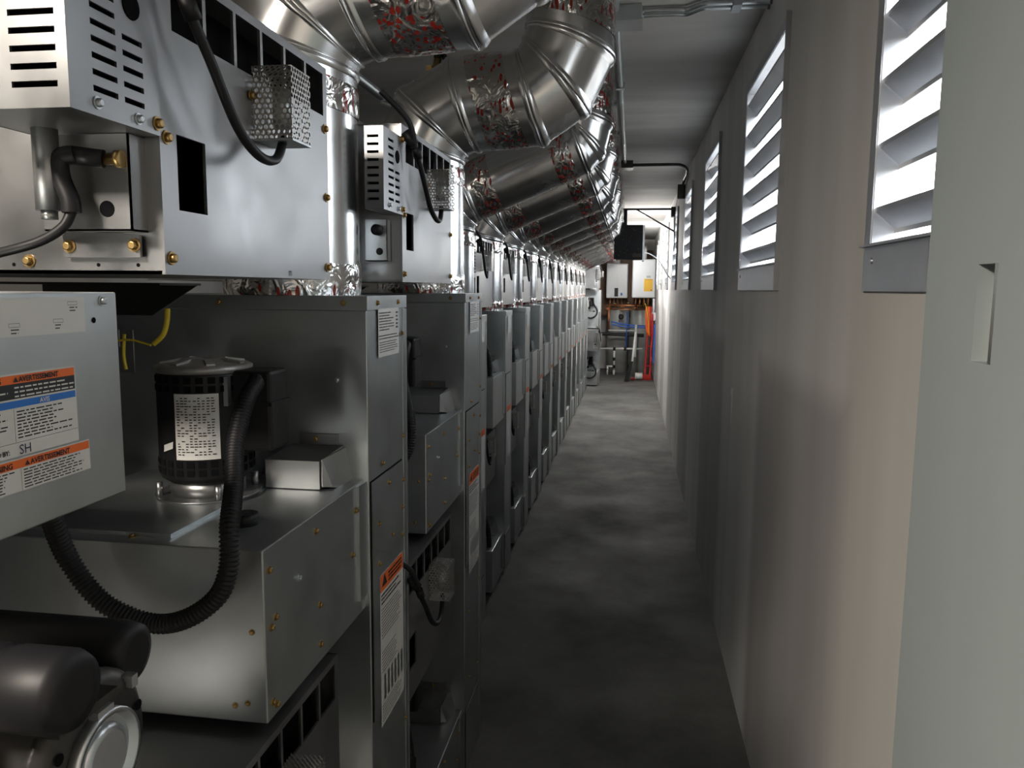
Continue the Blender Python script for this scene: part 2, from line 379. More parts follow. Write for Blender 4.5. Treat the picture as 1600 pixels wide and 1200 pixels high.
def burner_box(P, root, z0, xb, ya, yb, detail, low):
    wide = P['ye'] < 2
    """sheet metal burner box: cut-out cover, grille band, perforated igniter guard, cables, screws"""
    h = .343; L = yb - ya; D = .62 if P['big'] else .40; t = .004  # big boxes deepened out of view to keep rear light off the plate
    b = MB(); N = 6; gu0, gu1 = .028, L - .012; gv0, gv1 = h - .078, h - .012; g = (gu1 - gu0) / N
    holes = [(gu0 + g*i + .0035, gv0, gu0 + g*(i+1) - .0035, gv1) for i in range(N)]
    hole = (.032, .072, .092, .155)
    b.plate((xb - t, ya, z0), PY, PZ, PX, L, h, t, holes + [hole])
    b.box((xb-D, ya, z0), (xb-t, ya+t, z0+h)); b.box((xb-D, yb-t, z0), (xb-t, yb, z0+h)); b.box((xb-D, ya, z0), (xb-t, yb, z0+t)); b.box((xb-D, ya, z0+h-t), (xb-t, yb, z0+h))
    b.box((xb-D, ya, z0), (xb-D+t, yb, z0+h))
    bx = b.build('burner_box', bright, root)
    b = MB(); b.box((xb-.10, ya+t, z0+gv0-.02), (xb-.05, yb-t, z0+h-t)); b.box((xb-.10, ya+t, z0+.05), (xb-.06, ya+.14, z0+.17)); b.build('dark_backing', dark, bx)  # near-black block put in for the shade inside, behind grille and cut-out
    # small orifice bracket glimpsed in the cut-out
    b = MB(); b.box((xb-.03, ya+.04, z0+.065), (xb-.027, ya+.062, z0+.17)); b.build('orifice_bracket', bright, bx)
    # perforated guard
    q = 1 if P['big'] else .56; gy = ya + .213 * q; gz = z0 + .183; gd = .056; gw = .062; gh = .094
    b = MB(); b.box((xb+.001, gy, gz), (xb+gd, gy+gw, gz+gh)); gb = b.build('igniter_guard', perf_m, bx); tag(gb, 'perforated metal igniter guard')
    # the guard's own origin keeps the hole pattern object-aligned
    b = MB(); b.box((xb+.001, gy+.001, gz-.002), (xb+gd, gy+gw, gz+.001)); b.cyl((xb+.028, gy+.03, gz+.02), (xb+.028, gy+.03, gz+.07), .012); b.build('guard_base', galv, bx)
    cab = [(xb-.03, ya-.05, z0+.40), (xb+.02, ya-.015, z0+.345), (xb+.03, ya+.012, z0+.285), (xb+.035, ya+.05*q, z0+.235), (xb+.038, ya+.10*q, z0+.175), (xb+.04, ya+.15*q, z0+.150), (xb+.036, ya+.205*q, z0+.155), (xb+.03, gy+.03, gz+.005)]
    b = MB(); b.tube(cab, .0062, 10); b.build('igniter_cable', black, bx)
    b = MB(); b.tube([(xb+.008, ya+.004, z0+.325), (xb+.028, ya+.008, z0+.298)], .012, 10, raw=True); b.tube([(xb+.03, ya+.01, z0+.292), (xb+.032, ya+.022, z0+.272)], .0095, 10, raw=True); b.build('cable_grip', black, bx)
    sc = [(.012, .148), (.012, .018), (.012, .312), (L-.012, .245), (L-.010, .135), (L-.012, .020)]
    if detail:
        for (u, v) in sc: screw(bx, (xb, ya+u, z0+v), PX)
        screw(bx, (xb+.002, gy-.006, gz+.055), PX, s=.9); screw(bx, (xb-.06, ya+.06, z0+.10), PX, s=.8)
    if detail and wide: text_obj('m', .016, (xb+.0008, ya+.312, z0+.004), PY, PZ, ink, bx, name='pen_mark')
    # slotted electrical enclosure on the near end
    x1 = xb + .004; y1 = ya - .004; y0 = ya - (.138 if P['big'] else .068); w = .135 if wide else .040; zb = z0 + .146; eh = .165
    b = MB(); slots = [(.006, .018+.0155*i, .030, .0235+.0155*i) for i in range(9)] if not wide else [(.018, .018+.0155*i, .066, .0235+.0155*i) for i in range(9)] + [(.078, .018+.0155*i, .124, .0235+.0155*i) for i in range(9)]
    b.plate((x1-w, y0, zb), PX, PZ, MY, w, eh, .003, slots)
    s2 = [(.030, .022+.0150*i, .066, .0275+.0150*i) for i in range(9)] + [(.076, .022+.0150*i, .108, .0275+.0150*i) for i in range(5)]
    if not P['big']: s2 = [(.016, .022+.0150*i, .050, .0275+.0150*i) for i in range(9)]
    b.plate((x1-.003, y0, zb), PY, PZ, PX, y1-y0+.0, eh, .003, s2)
    b.box((x1-w, y0, zb), (x1-.003, y1, zb+.003)); b.box((x1-w, y0, zb+eh-.003), (x1-.003, y1, zb+eh)); b.box((x1-w, y0, zb), (x1-w+.003, y1, zb+eh))
    if P['big']: b.lathe((x1, y0+.092, zb+.118), PX, [(0, .0135), (.0015, .013)], 20, mi=1)
    eb = b.build('slotted_enclosure', [bright, dark], root)
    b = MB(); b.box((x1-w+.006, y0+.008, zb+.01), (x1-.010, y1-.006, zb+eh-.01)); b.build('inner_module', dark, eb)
    if detail:
        screw(eb, (x1, y0+.034, zb+.012), PX, zinc, .8); screw(eb, (x1, y0+.096, zb+.010), PX, zinc, .8); screw(eb, (x1, y1-.006, zb+.012), PX); screw(eb, (x1, y1-.012, zb+.160), PX)
    if P['big'] and not wide:
        b = MB(); y = ya - .004; b.box((x1-.080, y-.022, z0+.045), (x1-.030, y-.020, z0+.135)); b.box((x1-.032, y-.022, z0+.045), (x1-.030, y, z0+.135)); b.box((x1-.08, y-.022, z0+.045), (x1-.030, y, z0+.047)); b.lathe((x1-.048, y-.0221, z0+.066), MY, [(0, .008), (.0006, .008)], 16, mi=1); b.lathe((x1-.050, y-.022, z0+.112), MY, [(0, .012), (.018, .012), (.022, .006)], 14, mi=1)
        b.build('igniter_bracket', [galv, black], root)
    # gas fittings on the near face below the enclosure
    if detail and wide:
        b = MB(); b.cyl((x1-.098, y0+.085, zb+.002), (x1-.098, y0+.085, zb-.082), .0125); b.cyl((x1-.098, y0+.085, zb-.082), (x1-.098, y0+.085, zb-.091), .008, n=6); gv = b.build('gas_tube', bright, root); tag(gv, 'bright vertical metal gas tube')
        b = MB(); y = ya - .006
        b.box((x1-.125, y-.022, z0+.045), (x1-.022, y-.020, z0+.145)); b.box((x1-.125, y-.022, z0+.045), (x1-.022, y+.006, z0+.047)); b.box((x1-.024, y-.022, z0+.045), (x1-.022, y+.006, z0+.145)); b.box((x1-.12, y-.002, z0+.018), (x1-.028, y+.002, z0+.042))
        b.lathe((x1-.050, y-.0221, z0+.068), MY, [(0, .0085), (.0006, .0085)], 18, mi=1)
        br = b.build('igniter_bracket', [bright, dark], root)
        screw(br, (x1-.112, y-.002, z0+.030), MY); screw(br, (x1-.034, y-.002, z0+.031), MY)
        b = MB(); b.tube([(x1-.045, y-.03, z0+.118), (x1-.075, y-.04, z0+.121)], .0095, 12, raw=True, mi=0)
        b.lathe((x1-.045, y-.03, z0+.118), (1, .1, 0), [(0, .006), (.012, .006), (.013, .009), (.02, .009)], 12, mi=1)
        b.tube([(x1-.070, y-.04, z0+.121), (x1-.083, y-.045, z0+.117), (x1-.084, y-.045, z0+.098), (x1-.075, y-.045, z0+.075), (x1-.074, y-.045, z0+.062)], .0095, 12)
        b.tube([(x1-.074, y-.045, z0+.064), (x1-.080, y-.05, z0+.048), (x1-.100, y-.055, z0+.034), (x1-.130, y-.06, z0+.024), (x1-.19, y-.06, z0+.012)], .0052, 10)
        b.build('igniter_boot', [black, brass], root)
        for (u, v) in ((-.085, .014), (-.20, .014), (-.16, .05), (-.055, .085)): screw(bx, (xb+u-.08, ya, z0+v), MY)
        b = MB()
        for (u, v) in ((.012,.010),(.06,.010),(.165,.010),(.22,.05)): b.lathe((xb-.02-u, ya-.0003, z0+v), MY, [(0,.0022),(.0004,.0022)], 8)
        b.build('pilot_hole', dark, bx)
    return bx

def corr(b, pts, r, pitch=.0062):
    b.tube(pts, r, 12, step=pitch/4, rf=lambda i: (1.0, .86, .78, .90)[i % 4])

def module(P, root, dz, detail, first):
    """blower housing, blower motor, belt cover and flexible conduit of one drum"""
    big = P['big']; ye = P['ye']; xf = P['hx']; ya = ye + P['h0']; yb = ye - P['pw']
    zt = (1.225 if big else 1.15) - dz; zb = max(.02, (.962 if big else .89) - dz)
    b = MB(); b.box((xf-.47, ya, zb), (xf, yb, zt), bev=.002)
    b.box((xf-.006, yb-.045, zb+.03), (xf+.006, yb, zt-.004))
    b.box((xf-.45, ya+.03, zt), (xf-.16, yb-.02, zt+.006))
    hs = b.build('blower_housing', galv, root)
    if detail:
        for (y, z) in ((ya+.018, zt-.035), (ya+.19, zt-.03), (yb-.05, zt-.05), (yb-.02, zt-.03), (yb-.02, zt-.10), (yb-.07, zt-.13), (ya+.20, zb+.10), (ya+.018, zb+.025), (ya+.03, zb+.015), (ya+.02, zb+.14), (ya+.035, zb+.15), (ya+.20, zb+.03)):
            screw(hs, (xf, y, max(z, zb+.01)), PX, s=.8)
        screw(hs, (xf+.0, ya+.12, zt-.085), PX, zinc, .8)
        for (x, z) in ((xf-.02, zb+.14), (xf-.05, zb+.025), (xf-.03, zb+.03), (xf-.20, zb+.15)): screw(hs, (x, ya, z), MY, s=.6)
        screw(hs, (xf-.06, ya+.02, zt), PZ, s=.7); screw(hs, (xf-.22, ya+.025, zt), PZ, s=.7)
        b = MB(); b.lathe((xf-.085, ya+.115, zt), PZ, [(0, .020), (.018, .020), (.018, .014), (.008, .014)], 20); b.build('rubber_grommet', black, hs)
    # belt / damper cover against the plenum side
    x1 = P['xf'] - .04
    b = MB(); b.prism([(x1-.125, yb-.10, zt+.002), (x1-.125, yb-.10, zt+.055), (x1-.115, yb-.02, zt+.066), (x1-.115, yb, zt+.066), (x1-.115, yb, zt+.002)], (.105, 0, 0))
    b.prism([(x1-.018, yb-.095, zt+.006), (x1-.018, yb-.095, zt+.058), (x1-.008, yb, zt+.062), (x1+.012, yb, zt-.02), (x1-.002, yb-.085, zt+.004)], (.002, .0, 0))
    b.box((x1-.10, yb-.004, zt+.066), (x1-.02, yb-.001, zt+.088))
    cv = b.build('damper_cover', bright, root)
    if detail: screw(cv, (x1-.065, yb-.004, zt+.078), MY, s=.8)
    # motor
    mx = xf - .235; my = ya + .27 if big else ya + .19; r = .080; h = .215
    z0 = zt + .006
    b = MB(); b.lathe((mx, my, z0), PZ, [(0, r*.80), (.030, r*.80)], 32); b.lathe((mx-.0, my, z0), PZ, [(0, .09), (.003, .09)], 32)
    for a in (40, 130, 220, 310): b.cyl((mx+.082*math.cos(R_(a)), my+.082*math.sin(R_(a)), z0), (mx+.082*math.cos(R_(a)), my+.082*math.sin(R_(a)), z0+.028), .006, n=8)
    mb = b.build('motor_mount', bright, root)
    b = MB(); b.lathe((mx, my, z0+.028), PZ, [(0, r*.82), (.008, r*.96), (.016, r), (.186, r), (.196, r*.99)], 40)
    mo = b.build('blower_motor', blackp, root)
    b = MB(); z1 = z0 + .222
    b.lathe((mx, my, z1-.002), PZ, [(0, r*1.01), (.010, r*1.03), (.014, r*.94), (.016, r*.55), (.022, r*.45), (.022, r*.18), (.014, r*.15)], 40)
    for i in range(7):
        a = 2*math.pi*i/7; b.prism([(mx+math.cos(a+q)*r*.9, my+math.sin(a+q)*r*.9, z1+.010) for q in (-.1, .1)] + [(mx+math.cos(a+q)*r*.45, my+math.sin(a+q)*r*.45, z1+.016) for q in (.15, -.15)], (0, 0, .005))
    b.build('motor_end_bell', cast_al, mo)
    n = 26
    for zz in (z0+.046, z0+.190):
        b = MB()
        for row in range(2):
            for i in range(n):
                a = 2*math.pi*i/n + .05; q = r + .0012
                if math.sin(a) > .55: continue
                pts = [(mx+math.cos(a+d)*q, my+math.sin(a+d)*q, zz+row*.015+e) for d, e in ((-.075, 0), (.075, 0), (.075, .011), (-.075, .011))]
                b.quad(pts)
        b.build('motor_vents', dark, mo)
    if detail:
        # name plate and round-cornered sticker wrap the can
        b = MB(); q = r + .0016
        for i in range(8):
            a0 = R_(-97) + R_(6.5)*i; a1 = a0 + R_(6.5)
            b.quad([(mx+math.cos(a)*q, my+math.sin(a)*q, z) for a, z in ((a0, z0+.075), (a1, z0+.075), (a1, z0+.188), (a0, z0+.188))])
        q += .0006; rnd = random.Random(3)
        for j in range(22):
            z = z0+.180-j*.0046
            for i in range(9):
                if rnd.random() < .28: continue
                a0 = R_(-94) + R_(5)*i; a1 = a0 + R_(4.4*rnd.uniform(.5, 1))
                b.quad([(mx+math.cos(a)*q, my+math.sin(a)*q, zz) for a, zz in ((a0, z), (a1, z), (a1, z+.0018), (a0, z+.0018))], 1)
        tag(b.build('motor_name_plate', [label_w, ink], mo), 'white rating plate covered in fine print')
        b = MB(); q = r + .0016
        b.quad([(mx+math.cos(R_(a))*q, my+math.sin(R_(a))*q, z) for a, z in ((-118, z0+.086), (-102, z0+.094), (-101, z0+.106), (-117, z0+.098))])
        b.build('motor_sticker', label_w, mo)
    # junction box
    b = MB(); b.box((mx+.062, my-.035, z0+.085), (mx+.140, my+.035, z0+.225), bev=.006); b.box((mx+.058, my-.038, z0+.165), (mx+.143, my+.038, z0+.171)); b.build('junction_box', blackp, mo)
    b = MB(); b.box((mx+.045, my-.05, z0+.165), (mx+.070, my-.035, z0+.215)); b.build('conduit_bracket', galv, mo)
    # corrugated conduit
    b = MB()
    if big:
        pts = [(-.632, 1.25, 1.440), (-.626, 1.235, 1.435), (-.615, 1.18, 1.416), (-.604, 1.12, 1.359), (-.572, 1.05, 1.306), (-.545, .985, 1.265), (-.540, .970, 1.215), (-.556, .965, 1.172), (-.603, .96, 1.138), (-.659, .96, 1.129), (-.72, .95, 1.159), (-.758, .94, 1.217), (-.763, .92, 1.277), (-.755, .90, 1.336), (-.76, .90, 1.40)]
        pts = [(x, y + ye - 1.703, z - dz) for x, y, z in pts]
        if dz > 0: pts = [(x, y, max(z, .03)) for x, y, z in pts]
        corr(b, pts, .0145)
    else:
        pts = [(xf-.13, my-.03, zt+.205), (xf-.10, my-.09, zt+.205), (xf-.045, my-.125, zt+.13), (xf-.03, my-.12, zt+.03), (xf-.035, my-.14, zt-.04), (xf-.07, ya-.02, zt-.10), (xf-.16, ya-.03, zt-.16)]
        pts = [(x, y, max(z, .03)) for x, y, z in pts]
        corr(b, pts, .0145, .0085)
    b.build('flexible_conduit', black, root)

def make_dryer(P, detail):
    ye = P['ye']; xf = P['xf']; pw = P['pw']; W = P['W']; H = P['H']; big = P['big']
    org = Vector((xf - .5, ye - W / 2, 0)); root = empty('tumble_dryer', org); WORG.append(org)
    # cabinet shell behind
    b = MB(); b.box((XL+.02, ye-W+.012, .02), (-1.03 if big else -1.12, ye-.012, H-.01), bev=.003); cb = b.build('cabinet', cab_dark, root)
    # exhaust plenum, full height, with top cap and folded seams
    b = MB(); y0 = ye - pw
    b.box((-1.05 if big else -1.13, y0, .0), (xf, ye-.004, H-.028), bev=.0015)
    b.box((-1.06 if big else -1.14, y0-.002, H-.028), (xf+.003, ye, H), bev=.001)
    b.box((xf-.02, ye-.004, .0), (xf+.002, ye+.002, H-.03)); b.box((xf, ye-.026, .0), (xf+.0015, ye-.004, H-.03))
    pl = b.build('exhaust_plenum', galv, root)
    for dz in (0, P['dz']):
        b = MB(); zt = (1.215 if big else 1.13) - dz; z1 = max(.03, zt - .50 if dz == 0 else .03)
        b.plate((xf+.0005, y0+.012, z1), PY, PZ, PX, pw-.055, zt-z1, .0025, [])
        b.box((xf+.0001, y0+.006, z1-.004), (xf+.001, y0+.012, zt+.003), mi=1); b.box((xf+.0001, y0+.006, zt), (xf+.001, ye-.04, zt+.003), mi=1)
        b.build('access_panel', [galv, dark], pl)
    if detail:
        for (u, z) in ((.058, H-.014), (.195, H-.014), (.222, 1.50), (.08, 1.24), (.225, 1.27), (.12, 1.19), (.225, 1.17), (.05, 1.12), (.215, 1.11), (.14, 1.07), (.215, 1.045), (.05, 1.035), (.225, .60), (.05, .55), (.20, .30), (.06, .32)):
            screw(pl, (xf+.003, y0+u*pw/.263, z if big else z*.93), PX, s=.75)
        for (x, z) in ((-.045, H-.014), (-.06, 1.42), (-.30, H-.014), (-.22, 1.33)): screw(pl, (xf+x, y0-.002, z), MY, zinc if z < 1.5 else brass, .8)
    # labels on the plenum
    def data_label(ya, yb, za, zb, orange, sd):
        x = xf + .0036; b = MB(); b.quad([(x, ya, za), (x, yb, za), (x, yb, zb), (x, ya, zb)], 0); e = .0004
        if orange:
            oh = (zb-za)*.115; b.quad([(x+e, ya+.002, zb-oh), (x+e, yb-.002, zb-oh), (x+e, yb-.002, zb-.002), (x+e, ya+.002, zb-.002)], 2)
            if detail:
                zc = zb - oh*.75; b.quad([(x+2*e, ya+.012, zc), (x+2*e, ya+.046, zc), (x+2*e, ya+.029, zc+.026)], 1)
                text_lines(b, x+2*e, ya+.055, yb-.01, zb-oh*.85, zb-oh*.2, 3, sd, 1, .6, .1)
            if detail:
                t = zb-oh; text_lines(b, x+e, ya+.008, yb-.008, t-.03, t-.004, 3, sd+1, 1, .5); text_lines(b, x+e, ya+.008, yb-.008, t-.105, t-.036, 10, sd+2, 1, .3)
                text_lines(b, x+e, ya+.008, yb-.04, za+.115, za+.165, 7, sd+3, 1, .3)
                for k in range(6):
                    yy = ya+.02+k*.024; b.quad([(x+e, yy, za+.052), (x+e, yy+.014, za+.052), (x+e, yy+.014, za+.108), (x+e, yy, za+.108)], 3)
                text_lines(b, x+e, ya+.008, yb-.02, za+.006, za+.046, 6, sd+4, 1, .3)
        elif detail:
            text_lines(b, x+e, ya+.006, yb-.035, zb-.046, zb-.006, 7, sd, 1, .4); text_lines(b, x+e, yb-.022, yb-.008, zb-.045, zb-.006, 5, sd+9, 1, .5, .1)
            text_lines(b, x+e, ya+.004, yb-.004, za+.034, zb-.052, 2, sd+1, 1, .35, .1); text_lines(b, x+e, ya+.006, yb-.01, za+.008, za+.032, 5, sd+2, 1, .35, .2)
        return b.build('warning_label' if orange else 'data_label', [label_w, ink, label_o, galv], pl)
    s = pw / .263
    tag(data_label(y0+.06*s, y0+.2*s, H-.124, H-.026, False, 5), 'white data sticker with fine print')
    if big: tag(data_label(y0+.05, y0+.214, .675, 1.008, True, 8), 'tall white label with an orange warning band')
    else: tag(data_label(y0+.05*s, y0+.214*s, .66, .95, True, 8), 'tall white label with an orange warning band')
    # riser collar strip on plenum top (foil sealed) and modules
    module(P, root, 0, detail, True); module(P, root, P['dz'], detail, False)
    z0 = 1.612 if big else 1.503
    burner_box(P, root, z0, P['xb'], ye+P['b0'], ye+P['b1'], detail, False)
    # lower burner box sits between the two blowers
    if big: burner_box(P, root, .945-.343, P['xb'], ye+P['b0'], ye+P['b1'], False, True)
    else: burner_box(P, root, .585-.01, P['xb']+.02, ye+P['b0'], ye+P['b1'], False, True)
    # dark vent panel and terminal strip under the upper box
    b = MB(); xx = P['xb']
    b.prism([(xx-.56, ye+P['b1']+.02, z0-.008), (xx-.25, ye+P['b1']+.02, z0-.008), (xx-.345, ye+P['b1']+.02, z0-.066), (xx-.56, ye+P['b1']+.02, z0-.066)], (0, .004, 0))
    for k in range(3): b.box((xx-.50, ye+P['b1']+.018, z0-.058+.012*k), (xx-.38+.02*k, ye+P['b1']+.02, z0-.054+.012*k))
    b.box((xx-.56, ye+P['b1']-.10, z0-.012), (xx-.25, ye+P['b1']+.024, z0-.008)); b.build('vent_panel', blackp, root)
    if detail:
        b = MB(); b.plate((-.965, ye-.45, z0-.165), PX, PZ, MY, .105, .075, .003, [(.012+.022*k, .045, .018+.022*k, .075) for k in range(4)] + [(.02, .015, .05, .021)]); tb = b.build('terminal_bracket', bright, root)
        b = MB(); b.tube([(-.762, ye-.50, z0-.050), (-.764, ye-.50, z0-.072), (-.772, ye-.50, z0-.094), (-.790, ye-.50, z0-.110)], .0045, 8); b.tube([(-.795, ye-.50, z0-.112), (-.83, ye-.50, z0-.104), (-.862, ye-.50, z0-.106)], .002, 6); b.tube([(-.850, ye-.49, z0-.095), (-.853, ye-.49, z0-.13), (-.850, ye-.49, z0-.155)], .003, 6)
        b.build('yellow_wires', yellow, root)
    # base rail and levelling foot
    b = MB(); b.box((xf-.45, ye-W+.03, .0), (xf-.40, y0, .05)); b.box((xf-.07, y0-.02, 0), (xf-.02, y0, .022)); b.build('base_rail', galv, root)
    WORG.pop(); return root

def control_box(root, org):
    """open-front electrical control box with its three labels, hung on the near end of the first dryer"""
    WORG.append(org); x = -.500
    b = MB(); b.box((x-.62, .47, 1.393), (x, .704, 1.593), bev=.0015); b.box((x, .475, 1.548), (x+.001, .690, 1.590))  # unseen depth of the box stretched to block the rear fill light
    cb = b.build('control_box', galv, root)
    for (y, z) in ((.681, 1.585),): screw(cb, (x+.001, y, z), PX, zinc, .7)
    b = MB(); b.lathe((x+.0012, .668, 1.567), PX, [(0, .0028), (.0003, .0028)], 10); b.build('pilot_hole', dark, cb)
    b = MB(); e = x + .0016
    b.quad([(e, .476, 1.557), (e, .656, 1.557), (e, .656, 1.5885), (e, .476, 1.5885)], 0)
    for (y, z) in ((.640, 1.585), (.621, 1.570), (.571, 1.568)):
        for q in ((0, 0, .012, .0003), (0, .003, .012, .0033), (0, 0, .0003, .003), (.0117, 0, .012, .003)): b.quad([(e+.0003, y+q[0]-.006, z-q[3]), (e+.0003, y+q[2]-.006, z-q[3]), (e+.0003, y+q[2]-.006, z-q[1]), (e+.0003, y+q[0]-.006, z-q[1])], 1)
        text_lines(b, e+.0003, y-.004, y+.006, z-.0095, z-.004, 2, int(y*1000), 1, .35)
    tag(b.build('wiring_label', [label_w, ink], cb), 'blank white sticker with tiny symbols')
    # tall two-language label
    y0, y1, z0, z1 = .476, .640, 1.458, 1.527; e = x + .0004; d = .0003; ym = .5655
    b = MB(); Q = lambda ya, yb, za, zb, k, m_: b.quad([(e+d*k, ya, za), (e+d*k, yb, za), (e+d*k, yb, zb), (e+d*k, ya, zb)], m_)
    Q(y0, y1, z0, z1, 0, 0); Q(y0, y1-.0016, 1.5185, 1.5255, 1, 2); Q(y0, y1-.0016, 1.506, 1.5185, 1, 1); Q(y0, y1-.0016, 1.4985, 1.5045, 1, 3)
    for k in range(3): text_lines(b, e+2*d, .50, ym-.002, 1.5155-.0036*k-.0016, 1.5155-.0036*k+.001, 1, 20+k, 0, .5, .3); text_lines(b, e+2*d, ym+.002, .637, 1.5155-.0036*k-.0016, 1.5155-.0036*k+.001, 1, 30+k, 0, .5, .3)
    text_lines(b, e+d, ym+.003, .636, 1.472, 1.4965, 9, 40, 1, .42, .45); text_lines(b, e+d, .50, ym-.003, 1.472, 1.4965, 9, 41, 1, .42, .45)
    Q(y0, y1-.001, 1.4694, 1.4697, 1, 1); Q(ym, ym+.0003, 1.470, 1.498, 1, 1)
    lb = b.build('notice_label', [label_w, ink, label_o, label_b], cb); tag(lb, 'white two language label with orange and blue bands')
    T = lambda s, size, y, z, m_, al='LEFT', bd=.0: text_obj(s, size, (x+.0013, y, z), PY, PZ, m_, lb, align=al, bold=bd)
    T('WARNING', .0065, .5540, 1.5198, ink, 'RIGHT', .0002); T('AVERTISSEMENT', .0062, .5725, 1.5198, ink, 'LEFT', .0002)
    T('NOTICE', .0058, .5480, 1.4996, label_w, 'RIGHT', .0001); T('AVIS', .0058, .600, 1.4996, label_w, 'CENTER', .0001)
    T('INSPECTED BY:', .0055, .5580, 1.4610, ink, 'RIGHT', .0002); T('SH', .0115, .568, 1.4595, ink_n)
    b = MB(); b.quad([(x+.0014, .5665, 1.5198), (x+.0014, .5718, 1.5198), (x+.0014, .5692, 1.5243)]); b.build('warning_triangle', ink, lb)
    y1 = .653; z0, z1 = 1.4285, 1.4565; e = x + .0007
    b = MB(); Q(y0, y1, z0, z1, 0, 0); Q(y0, y1-.0012, z1-.0085, z1-.0012, 1, 2)
    ym = .5685; Q(ym, ym+.0003, z0, z1-.009, 1, 1)
    text_lines(b, e+d, ym+.003, y1-.004, z0+.001, z1-.0095, 7, 50, 1, .4, .25); text_lines(b, e+d, .50, ym-.003, z0+.001, z1-.0095, 7, 51, 1, .4, .25)
    lb = b.build('warning_label', [label_w, ink, label_o], cb); tag(lb, 'lower white label with an orange band')
    T('WARNING', .0065, .5600, z1-.0074, ink, 'RIGHT', .0002); T('AVERTISSEMENT', .0064, .5795, z1-.0074, ink, 'LEFT', .0002)
    b = MB(); b.quad([(x+.0014, .573, z1-.0074), (x+.0014, .5785, z1-.0074), (x+.0014, .5757, z1-.0030)]); b.build('warning_triangle', ink, lb)
    # capacitor motor of the drum drive, below the box
    m0 = Vector((-.475, .612, 1.165)); D = Vector((-1, 0, 0))
    b = MB(); b.lathe(m0, D, [(.0, .03), (.002, .066), (.012, .078), (.018, .078), (.02, .0745), (.20, .0745), (.22, .05)], 44)
    dm = b.build('drive_motor', graphite, root)
    b = MB(); b.lathe(m0, PX, [(-.002, .045), (.010, .045), (.010, .040), (.002, .038)], 36); b.lathe(m0, PX, [(0, .032), (.007, .030), (.009, .024)], 30); b.box((-.482, .655, 1.21), (-.470, .664, 1.222)); b.box((-.476, .60, 1.205), (-.466, .622, 1.215))
    b.build('bearing_cap', zinc, dm)
    for a in (100, 150, 200, 250, 20): 
        b = MB(); c = m0 + Vector((.0006, .060*math.cos(R_(a)), .060*math.sin(R_(a)))); b.lathe(c, PX, [(0, .0055), (.0004, .0055)], 10); b.build('vent_hole', dark, dm)
    b = MB(); b.lathe((-.428, .531, 1.276), D, [(0, .018), (.003, .030), (.012, .034), (.055, .034), (.058, .032), (.066, .032), (.069, .034), (.22, .034)], 32); b.build('capacitor', black, dm)
    b = MB(); b.box((-.64, .527, 1.236), (-.445, .60, 1.244)); b.box((-.56, .500, 1.238), (-.53, .60, 1.241)); b.build('capacitor_strap', graphite, dm)
    b = MB(); b.lathe((-.500, .708, 1.218), D, [(0, .020), (.004, .030), (.02, .033), (.22, .033)], 32); b.build('capacitor', black, dm)
    b = MB(); b.quad([(-.60, .553-.016, 1.137), (-.575, .553-.016, 1.150), (-.580, .553-.010, 1.162), (-.605, .553-.010, 1.150)]); b.build('motor_sticker', label_w, dm)
    WORG.pop()

ORD = ['first', 'second', 'third', 'fourth', 'fifth', 'sixth', 'seventh', 'eighth', 'ninth', 'tenth', 'eleventh', 'twelfth', 'thirteenth', 'fourteenth', 'fifteenth']
big0 = make_dryer(BIG, True)
tag(big0, 'large grey stacked dryer nearest the doorway, its black motor in full view', 'dryer', 'stacked dryers along the left side')
big1 = make_dryer(dict(BIG, ye=2.607), True)
tag(big1, 'second large stacked dryer from the doorway, with orange banded label at its corner', 'dryer', 'stacked dryers along the left side')
bigL = copy_tree(big1); bigL.location.y += 13.58 - 2.607
tag(bigL, 'farthest large stacked dryer, at the end of the row before the pale tanks', 'dryer', 'stacked dryers along the left side')
control_box(big0, Vector(big0.location))
small0 = make_dryer(SML, False); NS = 12
DR = [(1.703, True), (2.607, True)]
for k in range(NS):
    ye = 4.41 + .804 * (k - 1)
    if k == 0: o = small0
    else: o = copy_tree(small0)
    o.location.y = ye - .804 / 2
    tag(o, '%s stacked dryer from the doorway, a smaller grey unit of the long row' % ORD[k + 2], 'dryer', 'stacked dryers along the left side'); DR.append((ye, False))
DR.append((13.58, True))

